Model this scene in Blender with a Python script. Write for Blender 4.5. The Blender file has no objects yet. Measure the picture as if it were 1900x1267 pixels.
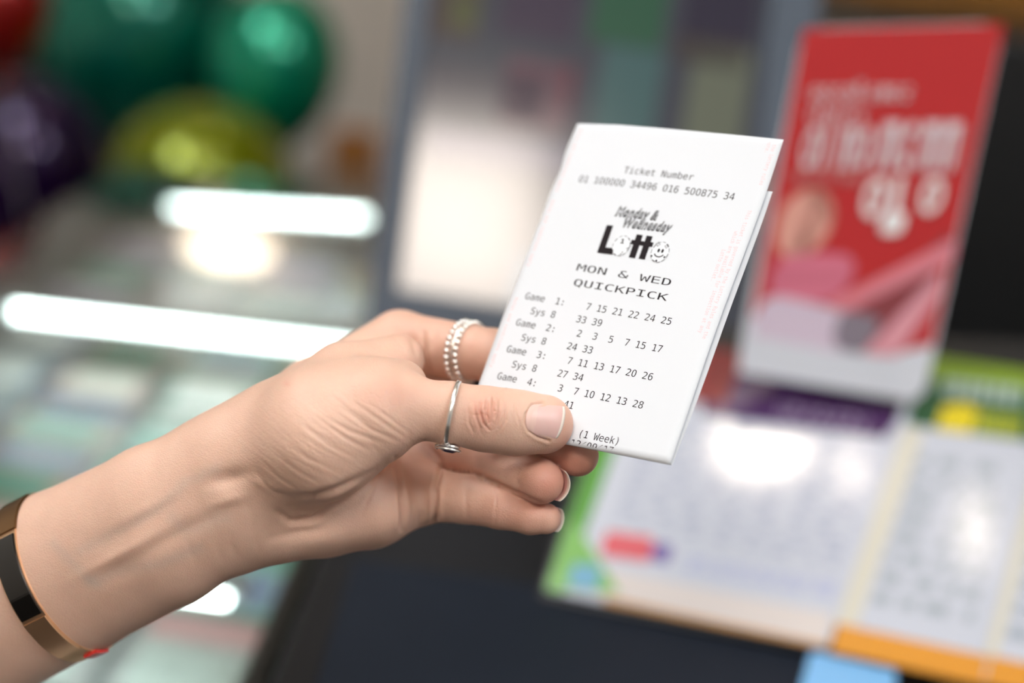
import bpy, bmesh, math, random
import numpy as np
from mathutils import Vector, Matrix

random.seed(7)
SC = bpy.context.scene
COL = SC.collection

# ------------------------------------------------------------------ camera
F = 1900 * 50 / 36                       # focal length in pixels of the 1900x1267 frame
def _rx(a):
    c, s = math.cos(a), math.sin(a); return np.array([[1, 0, 0], [0, c, -s], [0, s, c]])
def _rz(a):
    c, s = math.cos(a), math.sin(a); return np.array([[c, -s, 0], [s, c, 0], [0, 0, 1]])
RC = _rx(math.radians(90 - 18)) @ _rz(math.radians(8))
CP = np.array([0.0, 0.0, 1.40])
cam_d = bpy.data.cameras.new('camera'); cam = bpy.data.objects.new('camera', cam_d); COL.objects.link(cam)
M4 = np.eye(4); M4[:3, :3] = RC; M4[:3, 3] = CP
cam.matrix_world = Matrix(M4.tolist())
cam_d.lens = 50; cam_d.sensor_width = 36; cam_d.clip_start = 0.02; cam_d.clip_end = 60
cam_d.dof.use_dof = True; cam_d.dof.focus_distance = 0.431; cam_d.dof.aperture_fstop = 50 / 16.2
SC.camera = cam

# ------------------------------------------------------------------ view and world
SC.view_settings.view_transform = 'Standard'
SC.view_settings.look = 'None'
SC.view_settings.exposure = -0.03
SC.view_settings.gamma = 1.0
SC.view_settings.use_curve_mapping = False
w = bpy.data.worlds.new('world'); SC.world = w; w.use_nodes = True
w.node_tree.nodes['Background'].inputs[0].default_value = (0.85, 0.93, 1.0, 1)
w.node_tree.nodes['Background'].inputs[1].default_value = 0.35
CEIL = 2.80
# ceiling lights: name, label, x, y, half sizes (or radius), strength, colour
PANELS = [('ceiling_or_fill_light', 'small neutral ceiling panel added as overhead key straight above the wrist', -0.42, 0.36, 0.24, 0.28, 11, (1.0, .96, .92)),  # added overhead key that gives the hand its top-lit contrast
          ('ceiling_or_fill_light', 'long warm ceiling light panel behind the viewer over the counter', -0.54, -1.20, 0.26, 0.40, 22, (1.0, .88, .77)),
          ('ceiling_or_fill_light', 'cool square ceiling panel added as fill right of the viewer', 1.00, -0.55, 0.35, 0.45, 15, (.93, .97, 1.0)),  # added fill from the right front, no known source there
          ('ceiling_or_fill_light', 'cool square ceiling panel added as room fill over the customer side at left', -1.35, 0.75, 0.35, 0.45, 11, (.95, .98, 1.0))]  # added to raise the general room light, source unseen
SPOTS = [(0.155, .90, .075, .040, 70), (0.305, .86, .016, .040, 36), (0.50, .76, .018, .065, 26), (-.75, 1.9, .05, .05, 45), (-1.3, 1.45, .05, .05, 45), (-0.2, 2.3, .05, .05, 45)]

# ------------------------------------------------------------------ helpers
def lin(c):
    if isinstance(c, str):
        c = c.lstrip('#'); c = [int(c[i:i + 2], 16) / 255 for i in (0, 2, 4)]
        c = [x / 12.92 if x <= .04045 else ((x + .055) / 1.055) ** 2.4 for x in c]
    return tuple(c)
MATS = {}
def mat(name, col, rough=.5, metal=0.0, coat=0.0, emit=None, strength=0, spec=.5, noise=0.0, noise_scale=30, coat_rough=.03, sss=0):
    if name in MATS: return MATS[name]
    m = bpy.data.materials.new(name); m.use_nodes = True; MATS[name] = m
    nt = m.node_tree; b = nt.nodes['Principled BSDF']
    c = lin(col)
    b.inputs['Base Color'].default_value = (*c, 1)
    b.inputs['Roughness'].default_value = rough; b.inputs['Metallic'].default_value = metal
    b.inputs['Coat Weight'].default_value = coat; b.inputs['Coat Roughness'].default_value = coat_rough
    b.inputs['Specular IOR Level'].default_value = spec
    if sss:
        b.inputs['Subsurface Weight'].default_value = sss; b.inputs['Subsurface Scale'].default_value = .002
    if emit is not None:
        b.inputs['Emission Color'].default_value = (*lin(emit), 1); b.inputs['Emission Strength'].default_value = strength
    if noise:
        tc = nt.nodes.new('ShaderNodeTexCoord'); nz = nt.nodes.new('ShaderNodeTexNoise'); nz.inputs['Scale'].default_value = noise_scale
        nz.inputs['Detail'].default_value = 4
        mx = nt.nodes.new('ShaderNodeMix'); mx.data_type = 'RGBA'
        mx.inputs[6].default_value = (*[x * (1 - noise) for x in c], 1); mx.inputs[7].default_value = (*[min(1, x * (1 + noise)) for x in c], 1)
        nt.links.new(tc.outputs['Object'], nz.inputs['Vector']); nt.links.new(nz.outputs['Fac'], mx.inputs[0])
        nt.links.new(mx.outputs[2], b.inputs['Base Color'])
    return m
def glass_mat(name, tint=(1, 1, 1), rough=.0):
    m = bpy.data.materials.new(name); m.use_nodes = True; nt = m.node_tree; nt.nodes.clear()
    out = nt.nodes.new('ShaderNodeOutputMaterial'); t = nt.nodes.new('ShaderNodeBsdfTransparent'); g = nt.nodes.new('ShaderNodeBsdfGlossy')
    t.inputs[0].default_value = (*tint, 1); g.inputs['Roughness'].default_value = rough
    lw = nt.nodes.new('ShaderNodeLayerWeight'); pw = nt.nodes.new('ShaderNodeMath'); pw.operation = 'POWER'; pw.inputs[1].default_value = 5
    ma = nt.nodes.new('ShaderNodeMath'); ma.operation = 'MULTIPLY_ADD'; ma.inputs[1].default_value = .95; ma.inputs[2].default_value = .045; mx = nt.nodes.new('ShaderNodeMixShader')
    nt.links.new(lw.outputs['Facing'], pw.inputs[0]); nt.links.new(pw.outputs[0], ma.inputs[0]); nt.links.new(ma.outputs[0], mx.inputs[0])
    nt.links.new(t.outputs[0], mx.inputs[1]); nt.links.new(g.outputs[0], mx.inputs[2])
    nt.links.new(mx.outputs[0], out.inputs[0]); return m

def tag(o, label=None, cat=None, group=None, kind=None):
    if label: o['label'] = label
    if cat: o['category'] = cat
    if group: o['group'] = group
    if kind: o['kind'] = kind
    return o
def empty(name, loc):
    o = bpy.data.objects.new(name, None); o.empty_display_size = .02; COL.objects.link(o); o.location = Vector(loc); return o
def link(name, me, mats, parent=None, loc=None, smooth=False):
    """me in world coordinates; the object's origin moves to loc (or to the parent's place)"""
    o = bpy.data.objects.new(name, me); COL.objects.link(o)
    for m in (mats if isinstance(mats, (list, tuple)) else [mats]): me.materials.append(m)
    if loc is None:
        if parent is not None: loc = world_loc(parent)
        else:
            co = np.empty(len(me.vertices) * 3); me.vertices.foreach_get('co', co); co = co.reshape(-1, 3)
            lo, hi = co.min(0), co.max(0); loc = ((lo[0] + hi[0]) / 2, (lo[1] + hi[1]) / 2, lo[2])
    loc = Vector(loc); me.transform(Matrix.Translation(-loc))
    if parent is not None:
        o.parent = parent; o.location = loc - world_loc(parent)
    else: o.location = loc
    if smooth:
        me.polygons.foreach_set('use_smooth', [True] * len(me.polygons))
    return o
def world_loc(o):
    v = o.location.copy()
    while o.parent is not None: o = o.parent; v += o.location
    return v
def from_pydata(verts, faces):
    me = bpy.data.meshes.new('mesh'); me.from_pydata([tuple(map(float, v)) for v in verts], [], faces); me.update(); return me
class MB:
    def __init__(s): s.v = []; s.f = []
    def add(s, v, f):
        n = len(s.v); s.v += [tuple(map(float, p)) for p in v]; s.f += [tuple(i + n for i in q) for q in f]; return s
    def box(s, lo, hi, fr=None):
        (x0, y0, z0), (x1, y1, z1) = lo, hi
        v = [(x0, y0, z0), (x1, y0, z0), (x1, y1, z0), (x0, y1, z0), (x0, y0, z1), (x1, y0, z1), (x1, y1, z1), (x0, y1, z1)]
        if fr is not None: v = [fr(*p) for p in v]
        return s.add(v, [(3, 2, 1, 0), (4, 5, 6, 7), (0, 1, 5, 4), (1, 2, 6, 5), (2, 3, 7, 6), (3, 0, 4, 7)])
    def prism(s, pts, z0, z1, fr=None):
        """polygon in a plane's own (a, b) coordinates, extruded along its normal"""
        n = len(pts); v = [(a, b, z0) for a, b in pts] + [(a, b, z1) for a, b in pts]
        if fr is not None: v = [fr(*p) for p in v]
        return s.add(v, [tuple(range(n))[::-1], tuple(range(n, 2 * n))] + [(i, (i + 1) % n, n + (i + 1) % n, n + i) for i in range(n)])
    def tube(s, path, r, seg=10, closed=False, up=None):
        path = [np.array(p, float) for p in path]; n = len(path); rs = r if hasattr(r, '__len__') else [r] * n
        V = []; ref = np.array(up if up is not None else (0.12, 0.23, 0.96))
        for i in range(n):
            t = path[(i + 1) % n] - path[i - 1] if closed else path[min(i + 1, n - 1)] - path[max(i - 1, 0)]
            t /= np.linalg.norm(t) + 1e-12; a = np.cross(t, ref); a /= np.linalg.norm(a) + 1e-12; b = np.cross(t, a)
            V += [path[i] + rs[i] * (math.cos(k * 2 * math.pi / seg) * a + math.sin(k * 2 * math.pi / seg) * b) for k in range(seg)]
        fs = []
        for i in range(n if closed else n - 1):
            j = (i + 1) % n
            fs += [(i * seg + k, i * seg + (k + 1) % seg, j * seg + (k + 1) % seg, j * seg + k) for k in range(seg)]
        if not closed: fs += [tuple(range(seg))[::-1], tuple((n - 1) * seg + k for k in range(seg))]
        return s.add(V, fs)
    def ball(s, c, r, nu=12, nv=8, ax=None):
        c = np.array(c, float); ax = np.eye(3) if ax is None else ax; r = np.array(r if hasattr(r, '__len__') else [r] * 3)
        V = [c + ax @ (r * np.array([0, 0, 1]))]
        for i in range(1, nv):
            th = math.pi * i / nv
            for k in range(nu):
                ph = 2 * math.pi * k / nu; V.append(c + ax @ (r * np.array([math.sin(th) * math.cos(ph), math.sin(th) * math.sin(ph), math.cos(th)])))
        V.append(c - ax @ (r * np.array([0, 0, 1]))); fs = [(0, 1 + k, 1 + (k + 1) % nu) for k in range(nu)]
        for i in range(nv - 2):
            fs += [(1 + i * nu + k, 1 + (i + 1) * nu + k, 1 + (i + 1) * nu + (k + 1) % nu, 1 + i * nu + (k + 1) % nu) for k in range(nu)]
        L = len(V) - 1; fs += [(L, 1 + (nv - 2) * nu + (k + 1) % nu, 1 + (nv - 2) * nu + k) for k in range(nu)]
        return s.add(V, fs)
    def build(s, name, mats, parent=None, loc=None, smooth=False, bevel=0):
        me = from_pydata(s.v, s.f)
        bm = bmesh.new(); bm.from_mesh(me); bmesh.ops.recalc_face_normals(bm, faces=bm.faces[:])
        if bevel: bmesh.ops.bevel(bm, geom=[e for e in bm.edges if e.calc_face_angle(0) > .5], offset=bevel, segments=3, profile=.5, affect='EDGES', clamp_overlap=True)
        bm.to_mesh(me); bm.free()
        return link(name, me, mats, parent, loc, smooth)

def cam2world(q): return CP + np.asarray(q) @ RC.T
def campt(px, py, Z): return np.array([(px - 950) / F * Z, -(py - 633.5) / F * Z, -Z])
def at(px, py, Z): return cam2world(campt(px, py, Z))           # a pixel and a distance -> a point in the place
def ray(px, py): return RC @ np.array([(px - 950) / F, -(py - 633.5) / F, -1])
def onz(px, py, z):
    d = ray(px, py); return CP + d * ((z - CP[2]) / d[2])
class Plane:
    """a tilted board with its own (a: along, b: up, c: out of it) coordinates"""
    def __init__(s, o, yaw, tilt):
        yaw, tilt = math.radians(yaw), math.radians(tilt); s.o = np.array(o)
        s.r = np.array([math.cos(yaw), math.sin(yaw), 0]); b = np.array([-math.sin(yaw), math.cos(yaw), 0])
        s.u = np.array([0, 0, 1]) * math.cos(tilt) + b * math.sin(tilt); s.n = np.cross(s.r, s.u)
    def __call__(s, a, b, c=0): return s.o + s.r * a + s.u * b + s.n * c
    def loc(s, px, py):
        d = ray(px, py); t = ((s.o - CP) @ s.n) / (d @ s.n); q = CP + d * t - s.o; return float(q @ s.r), float(q @ s.u)
    def pts(s, *px): return [s.loc(*p) for p in px]
def rounded(pts, r, n=5):
    out = []; N = len(pts)
    for i in range(N):
        p = np.array(pts[i]); a = np.array(pts[i - 1]) - p; b = np.array(pts[(i + 1) % N]) - p
        a = a / np.linalg.norm(a) * r; b = b / np.linalg.norm(b) * r
        for k in range(n + 1):
            t = k / n; out.append(tuple((1 - t) ** 2 * (p + a) + 2 * t * (1 - t) * p + t * t * (p + b)))
    return out

# ------------------------------------------------------------------ the room
def struct(name, mb, m): return tag(mb.build(name, m), kind='structure')
X0, X1, Y0, Y1 = -2.8, 2.2, -2.6, 3.4
struct('floor', MB().box((X0, Y0, -.05), (X1, Y1, 0)), mat('floor vinyl', '#2e2722', .45, noise=.25, noise_scale=6))
struct('ceiling', MB().box((X0, Y0, CEIL), (X1, Y1, CEIL + .05)), mat('ceiling paint', '#e6e4df', .9, noise=.03))
wallm = mat('wall paint', '#e6ded4', .85, noise=.05, noise_scale=3)
struct('wall_back', MB().box((X0, Y1, 0), (X1, Y1 + .1, CEIL)), wallm)
struct('wall_left', MB().box((X0 - .1, Y0, 0), (X0, Y1, CEIL)), wallm)
struct('wall_right', MB().box((X1, Y0, 0), (X1 + .1, Y1, CEIL)), wallm)
fw = MB().box((X0, Y0 - .1, 0), (-1.6, Y0, CEIL)).box((1.6, Y0 - .1, 0), (X1, Y0, CEIL)).box((-1.6, Y0 - .1, 2.3), (1.6, Y0, CEIL)).box((-1.6, Y0 - .1, 0), (1.6, Y0, .5))
struct('wall_front', fw, wallm)
struct('window_1', MB().box((-1.6, Y0 - .06, .5), (1.6, Y0 - .05, 2.3)), glass_mat('window glass'))

wl = empty('wall_lamp', (-.72, Y1, 1.56)); tag(wl, 'warm oval wall lamp on the back wall above the balloons', 'lamp')
MB().ball((-.72, Y1 - .05, 1.56), (.105, .04, .034), 24, 12).build('shade', mat('wall lamp glow', '#ffffff', .5, emit=(1.0, .84, .66), strength=10), wl, smooth=True)
MB().box((-.78, Y1 - .02, 1.53), (-.66, Y1, 1.59)).build('back_plate', mat('lamp housing', '#e8e8e8', .5), wl)
lampw = mat('lamp housing', '#e8e8e8', .5)
for i, (nm, lab, x, y, hx, hy, st, c) in enumerate(PANELS):
    p = empty(nm, (x, y, CEIL)); tag(p, lab, 'ceiling light', 'ceiling panels')
    MB().box((x - hx - .03, y - hy - .03, CEIL - .035), (x - hx, y + hy + .03, CEIL)).box((x + hx, y - hy - .03, CEIL - .035), (x + hx + .03, y + hy + .03, CEIL)) \
        .box((x - hx, y - hy - .03, CEIL - .035), (x + hx, y - hy, CEIL)).box((x - hx, y + hy, CEIL - .035), (x + hx, y + hy + .03, CEIL)).build('frame', lampw, p)
    MB().box((x - hx, y - hy, CEIL - .03), (x + hx, y + hy, CEIL - .015)).build('diffuser', mat(f'panel glow {i}', '#ffffff', .5, emit=c, strength=st), p)
for i, (x, y, r, r2, st) in enumerate(SPOTS):
    p = empty('downlight', (x, y, CEIL))
    tag(p, ['large warm oval ceiling downlight straight above the leaflet board', 'smaller warm ceiling downlight above the right end of the leaflet board',
            'smallest warm ceiling downlight farthest right over the counter', 'warm ceiling downlight in front of the balloons',
            'warm ceiling downlight left of the display case', 'warm ceiling downlight near the beige wall behind the terminal'][i], 'ceiling light', 'ceiling downlights')
    el = lambda k, g: (x + (r + g) * math.cos(k * math.pi / 24), y + (r2 + g) * math.sin(k * math.pi / 24))
    MB().add([(*el(k, g), z_) for g, z_ in ((0, CEIL - .012), (.02, CEIL - .014), (.025, CEIL)) for k in range(48)], [(j * 48 + k, j * 48 + (k + 1) % 48, (j + 1) * 48 + (k + 1) % 48, (j + 1) * 48 + k) for j in range(2) for k in range(48)]).build('trim_ring', lampw, p)
    MB().ball((x, y, CEIL - .012), (r, r2, .006), 32, 8).build('bulb_lens', mat(f'downlight glow {i}', '#ffffff', .5, emit=(1.0, .86, .70), strength=st), p, smooth=True)

# ------------------------------------------------------------------ the service counter
ZC = 1.05
ct = empty('service_counter', (.4, 1.1, 0)); tag(ct, 'black service counter under the terminal and the leaflet board', 'counter')
MB().box((-.085, .40, ZC - .045), (1.5, 1.75, ZC)).build('worktop', mat('black laminate', '#121317', .4, spec=.3, noise=.15), ct, bevel=.004)
MB().box((-.06, .44, 0), (1.48, 1.73, ZC - .045)).build('body', mat('counter body', '#101114', .5), ct)
pl = [onz(*p, ZC)[:2] for p in ((655, 1050), (1100, 1112), (1600, 1225), (1700, 1500), (540, 1430))]
tag(MB().prism([tuple(p) for p in pl], ZC + .0003, ZC + .004).build('counter_mat', mat('navy rubber', '#1b212b', .6, spec=.15, noise=.1, noise_scale=60)), 'dark navy rubber mat lying on the black counter in front of the leaflets', 'mat')

# ------------------------------------------------------------------ leaflet board: tilted board with leaflets lying on it
bd = Plane(at(1015, 1092, .728), -12, 58)
stand = empty('leaflet_stand', bd.o); tag(stand, 'sloping black leaflet stand on the counter below the red card', 'display stand')
q = bd.pts((1000, 1105), (2150, 1330), (2150, 640), (1150, 600))
MB().prism(q, -.006, -.0012, bd).build('backing_board', mat('board black', '#0e0f12', .4), stand)
a0 = q[0][0]; topb = max(q[2][1], q[3][1])
for a in (.03, .24):
    e = bd(a, topb * .9, -.006); MB().tube([e, (e[0], e[1] + .01, ZC)], .004, 8, up=(1, 0, 0)).build('support_leg', mat('board black', '#0e0f12'), stand)
paper = mat('leaflet paper', '#bcc1cd', .45, coat=.9, coat_rough=.08)
def ink(hexc, rough=.45): return mat('print ' + hexc, hexc, rough, coat=.9, coat_rough=.08)
def flat(parent, name, plane, px, m, c0, c1, r=0):
    p = plane.pts(*px); p = rounded(p, r) if r else p
    return MB().prism(p, c0, c1, plane).build(name, m, parent)
def lines(parent, name, plane, px, rows, m, c0, c1, cols=6, fill=.45, seed=1, gap=.35):
    """rows of small illegible print inside a quad given bottom-left, bottom-right, top-right, top-left"""
    rnd = random.Random(seed); P = [np.array(x) for x in plane.pts(*px)]; mb = MB()
    S = lambda s, t: tuple((1 - t) * ((1 - s) * P[0] + s * P[1]) + t * ((1 - s) * P[3] + s * P[2]))
    for i in range(rows):
        t0 = (i + gap / 2) / rows; t1 = (i + 1 - gap / 2) / rows; s = 0
        while s < 1:
            L = rnd.uniform(.5, 1.6) / cols; e = min(1, s + L * fill)
            mb.prism([S(s, t0), S(e, t0), S(e, t1), S(s, t1)], c0, c1, plane); s += L
    return mb.build(name, m, parent)
def leaflet(label, px, rr=.004):
    p = plane_pts = bd.pts(*px); c = bd(*np.mean(p, 0)); e = empty('leaflet', c); tag(e, label, 'leaflet', 'leaflets on the sloping stand'); return e
C0, C1, C2, C3 = -.001, 0, .0003, .0006
# first leaflet: green edge, purple header
e = leaflet('white leaflet with green left edge, purple header and red logo, nearest the hand', [(1010, 1095), (1535, 1203), (1672, 790), (1165, 690)])
flat(e, 'sheet', bd, [(1010, 1095), (1535, 1203), (1695, 770), (1165, 640)], paper, C0, C1, .003)
flat(e, 'green_border', bd, [(1012, 1094), (1044, 1100), (1208, 648), (1163, 640)], ink('#4c8f2c'), C1, C2)
flat(e, 'green_corner', bd, [(1014, 1092), (1150, 1100), (1105, 1030), (1060, 960)], ink('#74ad55'), C1, C2 + .0001)
flat(e, 'blue_emblem', bd, [(1052, 1088), (1106, 1097), (1116, 1052), (1064, 1045)], ink('#6aa3c0'), C2, C3, .003)
flat(e, 'purple_header', bd, [(1300, 770), (1640, 812), (1680, 765), (1320, 668)], ink('#3f1552'), C1, C2)
flat(e, 'red_header', bd, [(1255, 742), (1345, 752), (1385, 655), (1290, 640)], ink('#7a1418'), C1, C2 + .0001)
lines(e, 'header_lettering', bd, [(1440, 778), (1600, 802), (1612, 770), (1450, 745)], 2, ink('#9a8aa6'), C2, C3, 8)
flat(e, 'red_logo', bd, [(1112, 1030), (1205, 1043), (1215, 998), (1125, 985)], ink('#cf5660'), C1, C2, .003)
flat(e, 'purple_logo', bd, [(1205, 1040), (1242, 1046), (1250, 1012), (1213, 1006)], ink('#6d5a9c'), C1, C2, .003)
lines(e, 'fine_print', bd, [(1140, 970), (1560, 1060), (1640, 830), (1215, 760)], 12, ink('#a0a6ba'), C1, C2, 9, .5, 3, .5)
lines(e, 'bottom_text', bd, [(1270, 1060), (1545, 1110), (1555, 1080), (1280, 1030)], 2, ink('#a9afcc'), C1, C2, 7, .7, 4, .3)
flat(e, 'cream_footer', bd, [(1110, 1108), (1532, 1196), (1546, 1140), (1125, 1056)], ink('#cfc6c2'), C1, C2)
flat(e, 'orange_edge', bd, [(1120, 1118), (1534, 1204), (1537, 1196), (1122, 1108)], ink('#b98545'), C1, C2 + .0001)
# second leaflet
e = leaflet('white leaflet with dark green header, yellow lettering and table, middle of the stand', [(1545, 1190), (1820, 1240), (1900, 820), (1690, 680)])
flat(e, 'sheet', bd, [(1548, 1203), (1826, 1258), (1965, 720), (1700, 655)], paper, C0 + .0012, C1 + .0014, .002)
D1, D2 = .0014, .0018
flat(e, 'light_green_band', bd, [(1702, 706), (1950, 738), (1962, 700), (1712, 662)], ink('#78961c'), D1, D2)
flat(e, 'dark_green_header', bd, [(1680, 790), (1925, 825), (1951, 736), (1704, 704)], ink('#14502a'), D1, D2)
lines(e, 'header_lettering', bd, [(1745, 738), (1895, 758), (1903, 722), (1753, 704)], 1, ink('#a9bdb4'), D2, D2 + .0003, 9, .7, 5, .1)
flat(e, 'yellow_star', bd, [(1735, 800), (1800, 808), (1815, 765), (1790, 752), (1748, 758)], ink('#d8c400'), D2, D2 + .0003)
lines(e, 'yellow_lettering', bd, [(1808, 810), (1888, 820), (1900, 775), (1818, 764)], 1, ink('#9aa31c'), D2, D2 + .0003, 5, .8, 6, .1)
flat(e, 'beige_edge', bd, [(1550, 1160), (1588, 1166), (1715, 800), (1676, 795)], ink('#cbc8ba'), D1, D2)
lines(e, 'table_rows', bd, [(1612, 1130), (1800, 1168), (1880, 860), (1705, 838)], 8, ink('#99a2aa'), D1, D2, 3, .6, 7, .5)
flat(e, 'orange_footer', bd, [(1540, 1212), (1826, 1275), (1836, 1222), (1553, 1160)], ink('#d18c1e'), D2, D2 + .0003)
# third leaflet
e = leaflet('white leaflet with beige edge at the right end of the stand, cut by the frame', [(1830, 1250), (2090, 1300), (2160, 830), (1900, 800)])
flat(e, 'sheet', bd, [(1822, 1262), (2100, 1315), (2230, 790), (1958, 740)], paper, .0016, .0030, .002)
flat(e, 'beige_edge', bd, [(1824, 1222), (1846, 1226), (1968, 790), (1942, 785)], ink('#cbc8ba'), .0030, .0034)
lines(e, 'table_rows', bd, [(1860, 1200), (2060, 1240), (2150, 860), (1960, 830)], 9, ink('#99a2ae'), .0030, .0034, 3, .6, 9, .5)
flat(e, 'orange_footer', bd, [(1824, 1275), (2100, 1330), (2108, 1282), (1836, 1222)], ink('#d18c1e'), .0030, .0034)
# pale blue object at the bottom edge
po = onz(1560, 1275, ZC)
tag(MB().prism(rounded([tuple(onz(*p, ZC + .005)[:2]) for p in ((1470, 1330), (1640, 1360), (1665, 1245), (1505, 1208))], .012), ZC + .0045, ZC + .008).build('card', mat('sky blue plastic', '#7fb9ea', .4)), 'sky blue card on the dark mat below the orange leaflet edge', 'card')

# ------------------------------------------------------------------ red promo card in its stand
sg = Plane(at(1370, 690, .795), -2, 2)
e = empty('promo_card', sg(.06, 0, 0)); tag(e, 'tall red promotional card with white lettering and white foot standing behind the leaflets', 'sign')
flat(e, 'card', sg, [(1366, 690), (1712, 748), (1866, 42), (1490, 52)], mat('card white', '#dfe3ec', .35, coat=.5, coat_rough=.1), -.003, 0, .012)
redm = bpy.data.materials.new('card print red'); redm.use_nodes = True
nt = redm.node_tree; b = nt.nodes['Principled BSDF']; b.inputs['Roughness'].default_value = .4; b.inputs['Coat Weight'].default_value = .25; b.inputs['Coat Roughness'].default_value = .1
b.inputs['Base Color'].default_value = (*lin('#c42a2c'), 1)
def redprint(name, px, col, lvl, r=0): return flat(e, name, sg, px, ink(col), .0002 * lvl, .0002 * lvl + .0002, r)
flat(e, 'red_print', sg, [(1395, 585), (1640, 660), (1730, 640), (1864, 44), (1491, 54)], redm, 0, .0002)
redprint('peach_patch', [(1430, 490), (1530, 470), (1560, 350), (1455, 350)], '#e9a898', 1, .02)  # rounded peach patch over the red
redprint('pink_print', [(1418, 560), (1560, 560), (1600, 470), (1440, 470)], '#e07890', 2, .015)
redprint('dark_ray', [(1560, 600), (1640, 640), (1760, 470), (1765, 430)], '#8e3a40', 3)
redprint('pink_ray', [(1540, 560), (1560, 580), (1770, 480), (1775, 440)], '#e88a96', 4)
redprint('pink_ray', [(1600, 655), (1665, 660), (1745, 540), (1745, 500)], '#e8a0ac', 4)
redprint('pale_print', [(1392, 650), (1560, 690), (1590, 580), (1410, 540)], '#dccadc', 4, .015)
redprint('grey_print', [(1540, 640), (1600, 660), (1640, 590), (1560, 570)], '#8a7f8c', 5, .008)
redprint('white_foot', [(1369, 690), (1640, 735), (1655, 672), (1382, 620)], '#dde1ea', 6)
def word(name, px, n, h0, m, lvl, seed):
    """illegible lettering: strokes, bowls and crossbars of varied height along a line"""
    rnd = random.Random(seed); P = [np.array(x) for x in sg.pts(*px)]; mb = MB()
    S = lambda s, t: tuple((1 - t) * ((1 - s) * P[0] + s * P[1]) + t * ((1 - s) * P[3] + s * P[2]))
    for i in range(n):
        a = (i + .12) / n; wd = .76 / n; kind = rnd.choice('oolncs'); top = 1 if kind == 'l' else h0
        if kind in 'ocs':
            N = 18; k0, k1 = (0, N) if kind == 'o' else (2, N - 2)
            for k in range(k0, k1):
                t0, t1 = 2 * math.pi * k / N, 2 * math.pi * (k + 1) / N
                o = lambda t, r: S(a + wd / 2 * (1 + r * math.cos(t)), top / 2 * (1 + r * math.sin(t)))
                mb.prism([o(t0, 1), o(t1, 1), o(t1, .55), o(t0, .55)], lvl, lvl + .0003, sg)
        else:
            mb.prism([S(a, 0), S(a + wd * .34, 0), S(a + wd * .34, top), S(a, top)], lvl, lvl + .0003, sg)
            if kind == 'n':
                mb.prism([S(a + wd * .66, 0), S(a + wd, 0), S(a + wd, top), S(a + wd * .66, top)], lvl, lvl + .0003, sg)
                mb.prism([S(a + wd * .3, top * .75), S(a + wd * .7, top * .75), S(a + wd * .7, top), S(a + wd * .3, top)], lvl, lvl + .0003, sg)
    return mb.build(name, m, e)
wh = ink('#ece4ea')
word('small_lettering', [(1500, 186), (1690, 184), (1698, 150), (1508, 150)], 9, .7, wh, .0014, 3)
word('small_lettering', [(1496, 224), (1605, 222), (1612, 192), (1504, 192)], 6, .7, wh, .0014, 5)
word('large_lettering', [(1478, 312), (1612, 312), (1632, 214), (1500, 214)], 4, .8, wh, .0014, 8)
word('large_lettering', [(1618, 314), (1770, 314), (1792, 216), (1640, 216)], 4, .9, wh, .0014, 11)
word('small_lettering', [(1470, 336), (1600, 338), (1605, 314), (1476, 312)], 9, .7, ink('#d89a98'), .0014, 12)
word('price_lettering', [(1588, 405), (1748, 392), (1762, 325), (1605, 325)], 3, .95, mat('price white', '#ffffff', .4), .0016, 4)
flat(e, 'price_tail', sg, [(1630, 432), (1670, 432), (1682, 392), (1640, 392)], mat('price white', '#ffffff', .4), .0016, .0019, .004)
MB().box((.01, .02, -.010), (.095, .18, -.0035), sg).build('holder_back', mat('holder black', '#17181b', .3), e)
hq = sg(.052, .05, -.010); MB().box((hq[0] - .03, hq[1], hq[2]), (hq[0] + .03, hq[1] + .20, hq[2] + .03)).build('holder_arm', mat('holder black', '#17181b', .3), e)

# ------------------------------------------------------------------ lottery terminal screen
mo = Plane(at(737, 535, 1.02), -4, 25); KM = 1.02 / 1.3
e = empty('display_screen', mo(.15, -.05, -.03)); tag(e, 'tilted touch screen with slate blue bezel and dim coloured tiles behind the ticket', 'screen')
bez = mat('bezel slate', '#3a4757', .45, noise=.05)
SK = lambda L: [(a * KM, b_ * KM) for a, b_ in L]
inn = SK([(-.002, -.002), (.312, 0.0), (.290, .42), (-.026, .42)])
out = SK([(-.020, -.045), (.352, -.045), (.335, .47), (-.052, .47)])
mb = MB()
for i in range(4):
    j = (i + 1) % 4; mb.prism([out[i], out[j], inn[j], inn[i]], -.03, .010, mo)
mb.build('bezel', bez, e)
MB().prism(out, -.06, -.03, mo).build('housing', mat('housing dark', '#20242b', .5), e)
scr = MB().prism(SK([(-.01, -.01), (.33, -.01), (.32, .44), (-.04, .44)]), -.012, -.004, mo).build('screen', mat('screen glass', '#0b0c10', .14, emit=(.10, .105, .13), strength=.5, spec=.75), e)
TILES = [((800, 110), (1000, 230), (.05, .045, .06)), ((920, 60), (1080, -40), (.05, .035, .06)), ((1090, 70), (1250, -60), (.025, .09, .05)), ((1260, 60), (1420, -60), (.025, .02, .04)),
         ((920, 230), (1070, 120), (.11, .05, .07)), ((1085, 300), (1235, 95), (.055, .115, .115)), ((1250, 340), (1400, 95), (.13, .14, .10)), ((1040, 200), (1068, 120), (.16, .035, .05)),
         ((780, 60), (900, -40), (.07, .05, .045)), ((800, 230), (1070, 330), (.10, .09, .14)), ((940, 560), (990, 470), (.02, .09, .16)), ((1250, 110), (1390, 70), (.05, .04, .04)),
         ((830, 45), (890, -10), (.12, .13, .06))]
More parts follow.
